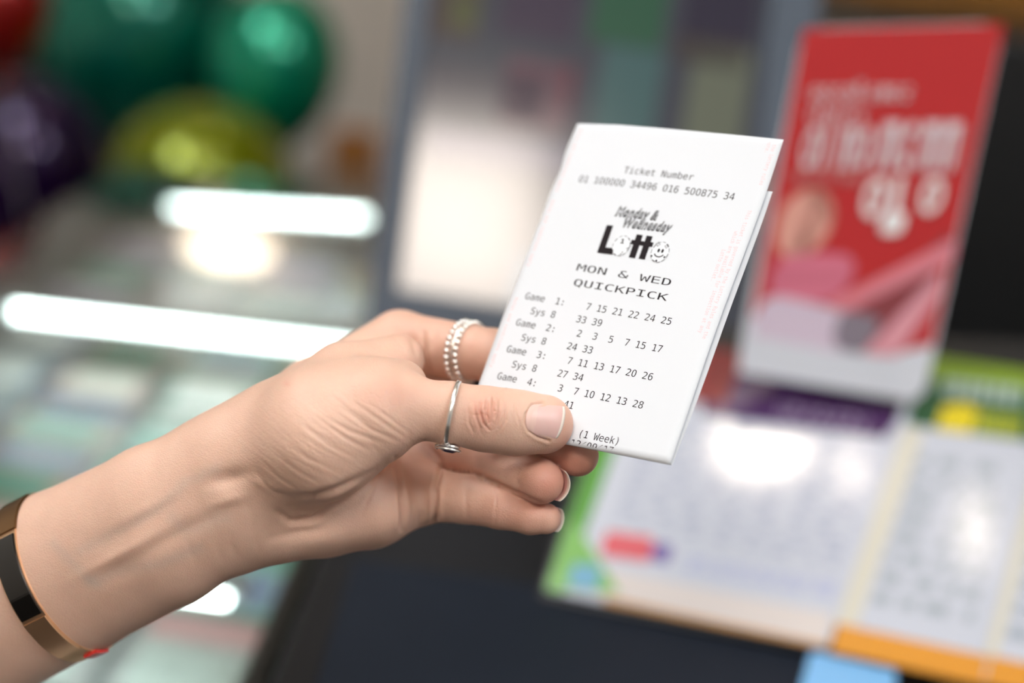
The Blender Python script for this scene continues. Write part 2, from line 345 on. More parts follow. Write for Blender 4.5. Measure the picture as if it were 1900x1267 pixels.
for (a, b_, c) in TILES:
    (x0, y0), (x1, y1) = mo.loc(*a), mo.loc(*b_); x0, x1 = sorted((x0, x1)); y0, y1 = sorted((y0, y1))
    x0 = max(x0, -.02); y0 = max(y0, 0); y1 = min(y1, .335)
    MB().prism([(x0, y0), (x1, y0), (x1, y1), (x0, y1)], -.0038, -.0034, mo).build('screen_tile', mat('tile %.3f %.3f %.3f' % c, (.01, .01, .01), .14, emit=c, strength=.9, spec=.75), scr)
c = mo(.12, .02, -.09); MB().box((c[0] - .10, c[1] - .02, ZC), (c[0] + .10, c[1] + .12, ZC + .012)).box((c[0] - .04, c[1] + .02, ZC + .012), (c[0] + .04, c[1] + .06, c[2] + .04)).build('foot', mat('housing dark', '#20242b'), e)

# ------------------------------------------------------------------ dark machine and amber shelf at the right
ZK = float(at(1750, 30, 1.38)[2])
e = empty('vending_cabinet', (.85, 1.45, ZC)); tag(e, 'black cabinet standing on the counter behind the red card', 'cabinet')
MB().box((.27, 1.25, ZC), (1.2, 1.62, ZK)).build('body', mat('cabinet black', '#0a0b0d', .4), e, bevel=.006)
MB().box((.55, 1.243, ZC + .03), (1.19, 1.25, ZK - .03)).build('door', mat('cabinet door black', '#0d0e11', .3), e)
MB().tube([(.53, 1.235, 1.38), (.53, 1.225, 1.40), (.53, 1.225, 1.46), (.53, 1.235, 1.48)], .006, 10).build('handle', mat('handle steel', '#7c858c', .3, metal=1), e)
e = empty('wall_shelf', (.9, 1.8, 1.46)); tag(e, 'amber brown shelf unit behind the black cabinet', 'shelf')
MB().box((.20, 1.78, 0), (1.6, 2.1, 1.95)).build('back_panel', mat('amber wood', '#8a5a12', .5, noise=.3, noise_scale=8), e)
MB().box((.18, 1.70, 1.93), (1.62, 2.1, 1.97)).build('top_board', mat('amber wood', '#8a5a12'), e)

# ------------------------------------------------------------------ glass display case at the left
ZG, ZT = 1.00, .925
e = empty('display_case', (-.29, 1.0, 0)); tag(e, 'glass topped display case of scratch cards left of the black counter', 'display case')
DX0, DX1, DY0, DY1 = -.50, -.10, .36, 1.72
MB().box((DX0, DY0, 0), (DX1, DY1, ZT - .03)).build('cabinet', mat('case grey', '#3c3a3a', .5), e)
MB().box((DX0 + .01, DY0 + .01, ZT - .03), (DX1 - .01, DY1 - .01, ZT)).build('tray', mat('tray satin', '#6f7575', .3, noise=.1), e)
fr = MB()
for x in (DX0, DX1 - .012): fr.box((x, DY0, ZT - .03), (x + .012, DY1, ZG - .001))
for y in (DY0, DY1 - .012): fr.box((DX0, y, ZT - .03), (DX1, y + .012, ZG - .001))
fr.build('frame', mat('case frame', '#3a3634', .5), e)
MB().box((DX0, DY0, ZG - .001), (DX1, DY1, ZG + .005)).build('glass_top', glass_mat('case glass', (.97, .99, .98)), e)
ledw = mat('led glow', '#ffffff', .5, emit=(.86, 1.0, .97), strength=12)
alu = mat('aluminium', '#c9cfd2', .35, metal=.9)
def strip(label, a, b_, n):
    a, b_ = np.array(a), np.array(b_); d = (b_ - a) / np.linalg.norm(b_ - a); nrm = np.array([-d[1], d[0], 0]); L = np.linalg.norm(b_ - a)
    fr_ = lambda s, t, z: a + d * s + nrm * t + np.array([0, 0, z])
    p = empty('led_strip', (a + b_) / 2); tag(p, label, 'strip light', 'led strips in the display case')
    MB().box((-.01, .004, -.006), (L + .01, .012, .008), fr_).box((-.01, -.006, .006), (L + .01, .012, .010), fr_).build('channel', alu, p)
    m = MB()
    for i in range(n):
        s = L * (i + .5) / n; m.box((s - .0027, -.003, -.004), (s + .0027, .0035, .005), fr_)
    m.build('diodes', ledw, p)
z = ZG - .016
g1, g2 = onz(22, 576, z), onz(690, 650, z); g2[0] = min(g2[0], DX1 - .02)
strip('bright white led strip in the display case nearer the hand', g1, g2, 44)
g1, g2 = onz(318, 384, z), onz(680, 404, z)
strip('bright white led strip farther back in the display case near the balloons', g1, g2, 34)
g1, g2 = onz(20, 1052, z), onz(422, 1108, z)
strip('bright white led strip in the display case behind the wrist', g1, g2, 26)
CARDS = {'teal': '#3a8070', 'mint': '#8fc2b0', 'pale grey': '#9a9c9c', 'lilac': '#8a8598', 'tan': '#94806c', 'slate blue': '#6c7f94', 'yellow': '#a8a25c', 'dusty pink': '#9c8787', 'dark green': '#2c5848', 'white': '#c4c8c6'}
GRID = ['pale grey,lilac,lilac,dusty pink', 'dusty pink,slate blue,pale grey,dusty pink', 'lilac,slate blue,pale grey,lilac', 'tan,lilac,pale grey,pale grey', 'tan,pale grey,slate blue,mint', 'slate blue,tan,mint,teal',
        'slate blue,tan,dark green,pale grey', 'slate blue,dusty pink,teal,dark green', 'slate blue,tan,mint,yellow', 'lilac,pale grey,dusty pink,yellow', 'dark green,slate blue,pale grey,slate blue', 'lilac,pale grey,lilac,yellow']
first = {}
ACC = ['#d8d4cc', '#5c9e8e', '#c7a0a0', '#e4e6e2', '#7a8fb0', '#a9b4b0', '#8c7fa0', '#3f7f6c', '#cfd6d2', '#a98f74']
for r, row in enumerate(GRID):
    for k, nm in enumerate(row.split(',')):
        x = DX0 + .055 + k * .094; y = DY0 + .07 + r * .108; a = random.uniform(-.06, .06); i = list(CARDS).index(nm)
        if nm not in first:
            o = MB().box((-.042, -.05, 0), (.042, .05, .002)).build('scratch_card', mat('card ' + nm, CARDS[nm], .3, noise=.45, noise_scale=55), loc=(0, 0, 0))
            MB().box((-.038, .018, .002), (.038, .046, .0023)).build('title_band', mat('card art ' + ACC[i], ACC[i], .3, noise=.3, noise_scale=90), o)
            j = (i + 3) % 10; MB().box((-.034, -.044, .002), (.030, .008, .0023)).build('scratch_panel', mat('card art ' + ACC[j], ACC[j], .3, noise=.3, noise_scale=90), o)
            first[nm] = o
        else:
            o = first[nm].copy(); COL.objects.link(o)
            for ch in first[nm].children: c2 = ch.copy(); COL.objects.link(c2); c2.parent = o
        o.location = (x, y, ZT + .0005); o.rotation_euler = (0, 0, a)
        tag(o, f'blurred {nm} scratch card on the tray of the glass display case', 'scratch card', f'{nm} scratch cards in the display case')

# ------------------------------------------------------------------ balloons and what stands behind the case
e = empty('storage_chest', (-1.2, 2.95, 0)); tag(e, 'dark brown chest behind the balloons against the beige wall', 'chest')
MB().box((-2.3, 2.68, 0), (-.80, 3.2, .93)).build('body', mat('dark wood', '#1c1512', .6, noise=.3, noise_scale=12), e)
MB().box((-2.32, 2.66, .93), (-.78, 3.22, .96)).build('lid', mat('dark wood top', '#1c1512', .6, noise=.3, noise_scale=12), e)
def balloon(label, px, py, Z, rx, ry, col, lean=0):
    c = at(px, py, Z); r = rx * Z / F; h = ry * Z / F
    up = np.array([math.sin(lean), 0, math.cos(lean)]); e1 = np.cross((0, 1, 0), up); e1 /= np.linalg.norm(e1); e2 = np.cross(up, e1)
    prof = []
    for i in range(33):
        t = math.pi * i / 32; z_ = math.cos(t); rad = math.sin(t)
        if z_ < 0: rad *= 1 - .32 * (-z_) ** 2; z_ *= 1.22
        prof.append((max(rad * r, .008), z_ * h))
    prof += [(.006, -1.22 * h - .006), (.014, -1.22 * h - .02), (.013, -1.22 * h - .022), (.002, -1.22 * h - .012)]
    V = []; N = 40
    for rad, z_ in prof: V += [c + up * z_ + rad * (math.cos(2 * math.pi * k / N) * e1 + math.sin(2 * math.pi * k / N) * e2) for k in range(N)]
    fs = [(i * N + k, (i + 1) * N + k, (i + 1) * N + (k + 1) % N, i * N + (k + 1) % N) for i in range(len(prof) - 1) for k in range(N)] + [tuple(range(N))]
    nk = c - up * (1.22 * h + .015)
    p = empty('balloon', c); tag(p, label, 'balloon', 'balloons behind the display case')
    MB().add(V, fs).build('skin', mat('balloon ' + col, col, .2, metal=.55, coat=.5, coat_rough=.08), p, smooth=True)
    MB().tube([nk, nk + np.array([.01, .03, -.12]), nk + np.array([.02, .05, -.2])], .0012, 6, up=(1, 0, 0)).build('ribbon', mat('ribbon', '#c8c8c0', .5), p)
balloon('big dark teal balloon at the upper left of the bunch', 262, 50, 2.45, 200, 225, '#00705c')
balloon('green balloon nearest the slate screen with its neck down', 510, 122, 2.25, 122, 150, '#009873', .12)
balloon('yellow green balloon lowest in the bunch above the led strip', 375, 345, 2.10, 175, 160, '#7d8a00')
balloon('dark purple balloon at the left edge below the red one', 60, 310, 2.20, 140, 170, '#26083e')
balloon('red balloon in the upper left corner of the frame', 8, -2, 1.88, 85, 105, '#9c1410')
c = at(655, 300, 3.0)
e = empty('carton', (c[0], c[1], .0)); tag(e, 'orange brown carton on a side table against the beige wall behind the balloons', 'box')
MB().box((c[0] - .045, c[1] - .06, c[2] - .09), (c[0] + .05, c[1] + .06, c[2] + .06)).build('body', mat('orange card', '#b5752f', .6), e)
MB().box((c[0] - .03, c[1] - .062, c[2] - .06), (c[0] + .03, c[1] - .06, c[2] - .01)).build('sticker', mat('pale sticker', '#b9a894', .5), e)
zt = c[2] - .09
e = empty('side_table', (c[0], c[1], 0)); tag(e, 'grey side table under the orange carton at the beige wall', 'table')
MB().box((c[0] - .25, c[1] - .15, zt - .03), (c[0] + .6, c[1] + .2, zt)).build('tabletop', mat('grey laminate', '#6e6f70', .5), e)
for dx in (-.22, .57):
    for dy in (-.12, .17): MB().box((c[0] + dx - .015, c[1] + dy - .015, 0), (c[0] + dx + .015, c[1] + dy + .015, zt - .03)).build('leg', mat('grey laminate', '#6e6f70'), e)

SKIN_A, SKIN_B, SKIN_RED, SKIN_VEIN, NAIL = (.66, .42, .315), (.74, .49, .375), (.66, .31, .23), (.47, .39, .34), (.74, .47, .43)
RINGC, RINGR = (866, 652, 473.3), 9.5
BRC, BRR = (117, 1066, 461.6), (27.2, 20.3)
BA = (.27, .585, .03, .25, .60, .80, .88, .97)
# ------------------------------------------------------------------ hand and forearm: one smooth body grown from an implicit shape
def P(px, py, Zmm): return campt(px, py, Zmm)                     # mm, viewer space
def rp(rpx, Zmm): return rpx * Zmm / F
def smin(a, b_, k):
    h = np.clip(.5 + .5 * (b_ - a) / k, 0, 1); return b_ + (a - b_) * h - k * h * (1 - h)
def cone(p, A, B, ra, rb, s=1.0, nrm=None):
    A = A.astype(np.float32); B = B.astype(np.float32); ab = B - A; L2 = float(ab @ ab)
    d = p - A; t = np.clip((d @ ab) / L2, 0, 1); d = d - t[..., None] * ab
    d2 = np.einsum('...i,...i->...', d, d)
    if s != 1.0:
        a = ab / math.sqrt(L2); n_ = np.array(nrm if nrm is not None else (0, 0, 1.0)); n_ = n_ - (n_ @ a) * a; n_ = (n_ / np.linalg.norm(n_)).astype(np.float32)
        dn = d @ n_; d2 = np.maximum(d2 - dn * dn + (dn / s) ** 2, 0)
    r = ra + (rb - ra) * t
    return (np.sqrt(d2) - r).astype(np.float32)
def chain(p, pts, k=2.5, s=1.0):
    """pts: (px, py, Z mm, radius px)"""
    f = None
    for (a, b_) in zip(pts[:-1], pts[1:]):
        g = cone(p, P(*a[:3]), P(*b_[:3]), rp(a[3], a[2]), rp(b_[3], b_[2]), s)
        f = g if f is None else smin(f, g, k)
    return f
FA = [(-400, 1345, 505, 168), (-100, 1182, 478, 156), (125, 1062, 461, 153), (300, 975, 449, 148), (420, 918, 443, 130)]
INDEX = [(748, 633, 486, 54), (915, 660, 468, 50), (1045, 728, 450, 44), (1100, 765, 446, 40)]
MIDDLE = [(780, 725, 490, 52), (925, 790, 470, 50), (1025, 832, 449, 42), (1072, 845, 442, 39)]
RING = [(792, 826, 478, 48), (905, 853, 463, 47), (975, 882, 445, 42), (1004, 893, 438, 42)]
PINKY = [(775, 915, 463, 52), (865, 926, 454, 45), (930, 941, 448, 40), (985, 957, 444, 34), (1012, 962, 443, 29)]
THUMB0 = [(330, 925, 450, 66), (440, 862, 445, 70), (580, 800, 434, 74), (695, 750, 428, 62)]
THUMB = [(640, 773, 430, 66), (695, 752, 428, 61), (760, 757, 426.5, 55), (835, 766, 426, 53), (900, 777, 427.5, 56), (955, 784, 429, 56), (1009, 787, 430, 55)]
def body(p):
    f = chain(p, FA, 2, .74)
    # metacarpals
    for pts, k in (([(430, 872, 452, 86), (590, 744, 470, 76), (735, 637, 486, 56)], 12), ([(440, 890, 454, 92), (620, 800, 474, 78), (770, 725, 490, 60)], 12),
                   ([(450, 940, 452, 88), (640, 872, 468, 74), (780, 826, 478, 56)], 10), ([(460, 972, 449, 66), (600, 946, 455, 80), (690, 930, 458, 79), (768, 915, 463, 60)], 9)):
        f = smin(f, chain(p, pts, 4, .9), k)
    th = chain(p, THUMB, 4, .84); th0 = chain(p, THUMB0, 5, .95)
    hyp = cone(p, P(530, 972, 446), P(690, 936, 450), 9, 10.3)
    f = smin(f, hyp, 7)
    then = smin(cone(p, P(480, 850, 440), P(600, 818, 428), 13, 16), cone(p, P(600, 818, 428), P(690, 782, 427), 16, 12), 6)
    # soft web between thumb and index
    web = smin(cone(p, P(530, 775, 448), P(640, 706, 448), 12, 11), cone(p, P(640, 706, 448), P(738, 668, 456), 11, 8), 4); web = smin(web, cone(p, P(600, 754, 436), P(748, 713, 438.5), 10, 6.5), 6)
    palm = smin(f, then, 11); palm = smin(palm, web, 12); palm = smin(palm, th0, 14)
    out = smin(palm, th, 4.5)
    for fg, k in ((INDEX, 5), (MIDDLE, 4), (RING, 4), (PINKY, 4.5)):
        g = smin(palm, chain(p, fg, 1.3), k); out = smin(out, g, .9)
    return out
h_ = 1.35
lo = np.array([-345, -195, -600.]); hi = np.array([45, 32, -385.])
# the forearm end and the hand end of the box
ax = [np.arange(lo[i], hi[i], h_, dtype=np.float32) for i in range(3)]
nx, ny, nz = [len(a) for a in ax]
Fv = np.empty((nx, ny, nz), np.float32)
for i0 in range(0, nx, 24):
    g = np.stack(np.meshgrid(ax[0][i0:i0 + 24], ax[1], ax[2], indexing='ij'), -1); Fv[i0:i0 + 24] = body(g)
Fv[0] = 1; Fv[-1] = 1; Fv[:, 0] = 1; Fv[:, -1] = 1; Fv[:, :, 0] = 1; Fv[:, :, -1] = 1
def surface_nets(Fv, lo, h):
    ins = Fv < 0; c = np.zeros(tuple(n - 1 for n in Fv.shape), np.int8)
    for dx in (0, 1):
        for dy in (0, 1):
            for dz in (0, 1): c += ins[dx:dx + c.shape[0], dy:dy + c.shape[1], dz:dz + c.shape[2]]
    I = np.argwhere((c > 0) & (c < 8)); idx = -np.ones(c.shape, np.int64); idx[tuple(I.T)] = np.arange(len(I))
    acc = np.zeros((len(I), 3)); cnt = np.zeros(len(I))
    for axis in range(3):
        o1, o2 = [a for a in range(3) if a != axis]
        for b1 in (0, 1):
            for b2 in (0, 1):
                A = I.copy(); A[:, o1] += b1; A[:, o2] += b2; B = A.copy(); B[:, axis] += 1
                fa, fb = Fv[tuple(A.T)], Fv[tuple(B.T)]; m = (fa < 0) != (fb < 0); t = np.where(m, fa / np.where(m, fa - fb, 1), 0)
                Q = A.astype(float); Q[:, axis] += t; acc[m] += Q[m]; cnt[m] += 1
    Vv = lo + acc / cnt[:, None] * h; quads = []
    for axis in range(3):
        o1, o2 = (axis + 1) % 3, (axis + 2) % 3
        sl = [slice(None)] * 3; sl[axis] = slice(0, -1); sh = [slice(None)] * 3; sh[axis] = slice(1, None)
        a, b_ = ins[tuple(sl)], ins[tuple(sh)]; E = np.argwhere(a != b_); flip = a[tuple(E.T)]
        E_ok = (E[:, o1] > 0) & (E[:, o2] > 0); E, flip = E[E_ok], flip[E_ok]
        def cell(d1, d2):
            q = E.copy(); q[:, o1] -= d1; q[:, o2] -= d2; return idx[tuple(q.T)]
        Q = np.stack([cell(1, 1), cell(0, 1), cell(0, 0), cell(1, 0)], 1); Q[~flip] = Q[~flip][:, ::-1]; quads.append(Q)
    return Vv, np.concatenate(quads)
Vh, Qh = surface_nets(Fv, lo, h_); del Fv
me = from_pydata(Vh, [tuple(map(int, q)) for q in Qh])
o_ = bpy.data.objects.new('tmp', me); COL.objects.link(o_); md = o_.modifiers.new('s', 'SUBSURF'); md.levels = 1; md.render_levels = 1
bpy.context.view_layer.update()
me2 = bpy.data.meshes.new_from_object(o_.evaluated_get(bpy.context.evaluated_depsgraph_get())); bpy.data.objects.remove(o_); bpy.data.meshes.remove(me)
bm = bmesh.new(); bm.from_mesh(me2)                              # a finer mesh where the photo shows knuckle and nail folds
def near(v):
    x, y, z = v.co; qx, qy = 950 + x / -z * F, 633.5 - y / -z * F; return 560 < qx < 1075 and 700 < qy < 940 and z > -446
ok = {v for v in bm.verts if near(v)}
bmesh.ops.subdivide_edges(bm, edges=[e_ for e_ in bm.edges if e_.verts[0] in ok and e_.verts[1] in ok], cuts=1, use_grid_fill=True)
bm.to_mesh(me2); bm.free()
N = len(me2.vertices); co = np.empty(N * 3); me2.vertices.foreach_get('co', co); co = co.reshape(-1, 3)
def grad(p, e=.35):
    p = p.astype(np.float32); g = np.empty_like(p)
    for i in range(3):
        d = np.zeros(3, np.float32); d[i] = e; g[:, i] = (body(p + d) - body(p - d)) / (2 * e)
    return g
def chunks(fn, p, n=60000): return np.concatenate([fn(p[i:i + n]) for i in range(0, len(p), n)])
for it in range(2):
    f = chunks(lambda q: body(q.astype(np.float32)), co); g = chunks(grad, co); g2 = np.maximum((g * g).sum(1), .15)
    co -= np.clip(f / g2, -1.2, 1.2)[:, None] * g
g = chunks(grad, co); nrm = g / np.maximum(np.linalg.norm(g, axis=1), 1e-6)[:, None]
px = np.stack([950 + co[:, 0] / -co[:, 2] * F, 633.5 - co[:, 1] / -co[:, 2] * F], 1)
view = -co / np.linalg.norm(co, axis=1)[:, None]
facing = np.clip((nrm * view).sum(1) / .35, 0, 1)
def seg_d(q, pts):
    d = np.full(len(q), 1e9)
    along = np.zeros(len(q)); n = len(pts) - 1
    for i in range(n):
        a, b_ = np.array(pts[i], float), np.array(pts[i + 1], float); ab = b_ - a; t = np.clip(((q - a) @ ab) / (ab @ ab), 0, 1)
        di = np.linalg.norm(q - a - t[:, None] * ab, axis=1); m = di < d; d[m] = di[m]; along[m] = (i + t[m]) / n
    return d, along
disp = np.zeros(N)
def crease(pts, depth, width, lip=.25, zr=None, taper=True):
    """a skin fold: a groove of the given depth (mm) and half width (px), with soft raised lips"""
    global disp
    d, al = seg_d(px, pts); fade = np.sin(np.pi * np.clip(al, .0, 1)) ** .6 if taper else 1
    m = facing.copy()
    if zr is not None: m = m * (co[:, 2] > -zr[1]) * (co[:, 2] < -zr[0])
    disp += (-depth * np.exp(-(d / width) ** 2) + lip * depth * np.exp(-((d - 2.2 * width) / (1.3 * width)) ** 2)) * fade * m
def bump_(c, rx, ry, ang, h, zr=None):
    global disp
    a = math.radians(ang); q = px - np.array(c); x = q[:, 0] * math.cos(a) + q[:, 1] * math.sin(a); y = -q[:, 0] * math.sin(a) + q[:, 1] * math.cos(a)
    m = facing * (1 if zr is None else (co[:, 2] > -zr[1]) * (co[:, 2] < -zr[0])); disp += h * np.exp(-(x / rx) ** 2 - (y / ry) ** 2) * m
TH = (395, 436)
# thenar fold line and the folds below it
crease([(757, 827), (708, 868), (667, 888), (626, 907), (585, 920), (545, 923), (510, 912), (482, 900)], .6, 7, .2, None)
crease([(704, 872), (667, 909), (610, 941), (577, 962), (540, 967), (510, 945)], 1.3, 5.5, .3)
crease([(708, 876), (684, 925), (667, 958)], .35, 4, .2)
crease([(733, 845), (743, 909), (748, 954), (745, 988)], 1.7, 4.6, .3)
crease([(700, 800), (735, 850), (760, 900), (772, 945)], .0, 4, .2)
crease([(818, 868), (808, 905), (808, 968)], 1.3, 4.2, .3, (440, 480), False)
crease([(780, 945), (776, 978)], .5, 4, .2)
crease([(790, 822), (815, 850), (825, 872)], .8, 4, .2, (440, 490))
# fine wrinkles over the ball of the thumb
for pts, dp in (([(602, 773), (650, 800), (716, 824)], .34), ([(628, 752), (690, 797), (742, 820)], .45), ([(585, 772), (640, 812), (690, 838)], .28), ([(560, 790), (610, 826), (664, 852)], .25),
                ([(545, 772), (580, 800), (640, 836)], .2), ([(655, 745), (705, 780), (752, 812)], .32), ([(680, 745), (722, 775), (765, 808)], .25), ([(520, 800), (570, 850), (640, 880)], .18),
                ([(500, 830), (550, 872), (600, 900)], .22), ([(480, 850), (515, 885), (560, 912)], .35), ([(470, 870), (495, 900), (530, 925)], .3), ([(500, 790), (540, 830), (590, 862)], .15), ([(615, 735), (660, 768), (712, 800)], .2), ([(540, 905), (600, 935), (640, 940)], .2)):
    crease(pts, dp * .55, 3.4, .4, (390, 445))
# thumb knuckle
for pts, dp in (([(893, 740), (890, 760), (897, 785), (910, 800)], .30), ([(915, 735), (914, 755), (918, 778)], .34), ([(903, 738), (902, 762), (906, 790)], .22), ([(880, 745), (882, 770), (892, 800)], .18), ([(928, 740), (926, 765), (920, 792)], .2),
                ([(868, 750), (870, 785), (880, 805)], .12), ([(940, 745), (938, 780), (926, 806)], .14), ([(955, 745), (956, 765), (965, 790)], .12)):
    crease(pts, dp * 2.0, 2.0, .5, (395, 445))
bump_((905, 765), 32, 26, 0, .35, (395, 440))
# skin fold round the thumb nail
crease([(1006, 748), (988, 752), (976, 768), (974, 784), (982, 800), (998, 811), (1018, 818)], .32, 2.6, .55, (395, 440), False)
# web between thumb and index
crease([(786, 612), (787, 640), (788, 665), (800, 697)], .9, 4.5, .2, (430, 500))
crease([(760, 615), (770, 650), (786, 690)], .35, 5, .2, (430, 500))
crease([(812, 605), (806, 630), (800, 650)], .5, 6, .2, (440, 500))
bump_((800, 635), 14, 26, 10, .5, (440, 500))
# finger joint lines
crease([(919, 890), (921, 930), (917, 982)], .22, 2.2, .2, (430, 470)); crease([(867, 884), (864, 930), (868, 972)], .2, 4, .2, (430, 470))
crease([(966, 868), (958, 888), (966, 915)], .35, 4, .2, (430, 470)); bump_((1005, 885), 30, 30, 0, .35, (420, 446)); bump_((1000, 955), 26, 20, 15, .25, (420, 450))
# wrist: tendons, grooves, hollow
Z_ = (415, 480)
crease([(150, 1024), (200, 1000), (280, 958), (345, 902)], .4, 18, .3, Z_); crease([(172, 1078), (230, 1050), (290, 1012), (345, 982), (400, 958), (446, 934)], .45, 13, .3, Z_)
bump_((225, 1028), 75, 11, -28, .7, Z_); bump_((425, 928), 30, 10, -18, .6, Z_); bump_((280, 940), 70, 12, -30, .4, Z_)
bump_((425, 888), 34, 16, -12, -1.6, Z_); bump_((500, 905), 34, 10, 22, .5, Z_)
for pts, dp in (([(425, 985), (430, 1010), (440, 1036)], .3), ([(345, 990), (352, 1020), (366, 1048)], .25), ([(400, 1000), (408, 1030), (420, 1050)], .2), ([(470, 990), (478, 1015), (490, 1036)], .2), ([(455, 930), (470, 960), (465, 990)], .25)):
    crease(pts, dp * .45, 6, .3, Z_)
bump_((235, 1060), 40, 14, -25, -.4, Z_)
crease([(500, 1000), (560, 985), (610, 985)], .4, 9, .2, (430, 470)); bump_((600, 1000), 80, 18, -10, .5, (430, 470))
crease([(829, 878), (859, 880), (887, 884), (917, 896), (952, 912), (986, 927), (1009, 936)], 1.3, 4.2, .1, (425, 475))

co += nrm * disp[:, None]
me2.vertices.foreach_set('co', cam2world(co / 1000).astype(np.float32).ravel())
# skin pigment: redder knuckles and fingertips, faint veins
red = np.zeros(N); vein = np.zeros(N); lined = np.zeros(N); netted = np.zeros(N)
def blot(arr, c, r, a, zr=None):
    d = np.linalg.norm((px - np.array(c)) / np.array(r), axis=1); m = 1 if zr is None else (co[:, 2] > -zr[1]) * (co[:, 2] < -zr[0]); arr += a * np.exp(-d ** 2) * m
blot(red, (900, 768), (34, 36), .75, (395, 445)); blot(red, (1050, 790), (26, 45), .35, (395, 445)); blot(red, (725, 735), (70, 28), .4, (395, 450))
blot(red, (760, 600), (70, 40), .3); blot(red, (1015, 890), (50, 50), .8, (420, 460)); blot(red, (1085, 855), (50, 50), .9, (420, 460)); blot(red, (960, 950), (110, 45), .55, (420, 470))
blot(red, (775, 870), (50, 60), .22); blot(red, (870, 640), (70, 60), .35); blot(red, (532, 712), (7, 5), .5); blot(red, (690, 945), (90, 60), .15); blot(red, (860, 850), (90, 40), .25)
for pts in ([(150, 1022), (220, 985), (290, 945), (345, 895), (400, 870)], [(165, 1080), (225, 1060), (300, 1045), (370, 1015)], [(100, 1010), (150, 1060), (180, 1085)]):
    d, al = seg_d(px, pts); vein += .3 * np.exp(-(d / 11) ** 2) * facing
d, al = seg_d(px, [(320, 960), (345, 985), (420, 960)]); vein += .25 * np.exp(-(d / 14) ** 2) * facing
blot(lined, (640, 800), (150, 80), 1.0, (395, 450)); blot(lined, (500, 870), (90, 70), .7); blot(lined, (700, 930), (80, 70), .35)
blot(netted, (902, 768), (36, 34), 1.0, (395, 446)); blot(netted, (725, 740), (50, 30), .5, (395, 450))

ca = me2.color_attributes.new('pigment', 'FLOAT_COLOR', 'POINT')
cc = np.stack([np.clip(red, 0, 1), np.clip(vein, 0, 1), np.clip(lined, 0, 1), np.clip(netted, 0, 1)], 1).astype(np.float32); ca.data.foreach_set('color', cc.ravel())
skin = bpy.data.materials.new('skin'); skin.use_nodes = True; nt = skin.node_tree; b = nt.nodes['Principled BSDF']
at_ = nt.nodes.new('ShaderNodeAttribute'); at_.attribute_name = 'pigment'; sp = nt.nodes.new('ShaderNodeSeparateColor'); nt.links.new(at_.outputs['Color'], sp.inputs[0])
tc = nt.nodes.new('ShaderNodeTexCoord')
def node_noise(scale, det=3):
    q = nt.nodes.new('ShaderNodeTexNoise'); q.inputs['Scale'].default_value = scale; q.inputs['Detail'].default_value = det; nt.links.new(tc.outputs['Object'], q.inputs['Vector']); return q
def mixc(fac, a, b_):
    q = nt.nodes.new('ShaderNodeMix'); q.data_type = 'RGBA'
    for s_, v_ in ((6, a), (7, b_)):
        if isinstance(v_, tuple): q.inputs[s_].default_value = (*v_, 1)
        else: nt.links.new(v_, q.inputs[s_])
    nt.links.new(fac, q.inputs[0]); return q.outputs[2]
n1 = node_noise(160); base = mixc(n1.outputs['Fac'], SKIN_A, SKIN_B)
base = mixc(sp.outputs[0], base, SKIN_RED); base = mixc(sp.outputs[1], base, SKIN_VEIN)
nt.links.new(base, b.inputs['Base Color']); b.inputs['Roughness'].default_value = .46
b.inputs['Subsurface Weight'].default_value = .18; b.inputs['Subsurface Radius'].default_value = (1.0, .35, .18); b.inputs['Subsurface Scale'].default_value = .004
vo = nt.nodes.new('ShaderNodeTexVoronoi'); vo.feature = 'DISTANCE_TO_EDGE'; vo.inputs['Scale'].default_value = 1300; nt.links.new(tc.outputs['Object'], vo.inputs['Vector'])
mr = nt.nodes.new('ShaderNodeMapRange'); mr.inputs[2].default_value = .25; mr.inputs[4].default_value = .55; nt.links.new(vo.outputs['Distance'], mr.inputs[0])
n2 = node_noise(700, 5); ad = nt.nodes.new('ShaderNodeMath'); nt.links.new(mr.outputs[0], ad.inputs[0]); nt.links.new(n2.outputs['Fac'], ad.inputs[1])
def math_(op, a, b_, c_=None):
    q = nt.nodes.new('ShaderNodeMath'); q.operation = op
    for i_, v_ in enumerate((a, b_, c_)):
        if v_ is None: continue
        if isinstance(v_, (int, float)): q.inputs[i_].default_value = v_
        else: nt.links.new(v_, q.inputs[i_])
    return q.outputs[0]
def dot_(vec):
    q = nt.nodes.new('ShaderNodeVectorMath'); q.operation = 'DOT_PRODUCT'; nt.links.new(tc.outputs['Object'], q.inputs[0]); q.inputs[1].default_value = vec; return q.outputs['Value']
cb = nt.nodes.new('ShaderNodeCombineXYZ')          # fine skin lines that run across the ball of the thumb
nt.links.new(math_('MULTIPLY', dot_(tuple(RC @ np.array((.55, .83, 0)))), 820.0), cb.inputs[0]); nt.links.new(math_('MULTIPLY', dot_(tuple(RC @ np.array((.83, -.55, 0)))), 110.0), cb.inputs[1])
ln = nt.nodes.new('ShaderNodeTexNoise'); ln.inputs['Scale'].default_value = 1.0; ln.inputs['Detail'].default_value = 3; nt.links.new(cb.outputs[0], ln.inputs['Vector'])
vk = nt.nodes.new('ShaderNodeTexVoronoi'); vk.feature = 'DISTANCE_TO_EDGE'; vk.inputs['Scale'].default_value = 330; nt.links.new(tc.outputs['Object'], vk.inputs['Vector'])
vm = nt.nodes.new('ShaderNodeMapRange'); vm.inputs[2].default_value = .18; nt.links.new(vk.outputs['Distance'], vm.inputs[0])
hgt_ = math_('ADD', ad.outputs[0], math_('MULTIPLY', math_('MULTIPLY', ln.outputs['Fac'], sp.outputs[2]), 3.2)); hgt_ = math_('ADD', hgt_, math_('MULTIPLY', math_('MULTIPLY', vm.outputs[0], at_.outputs['Alpha']), 2.5))
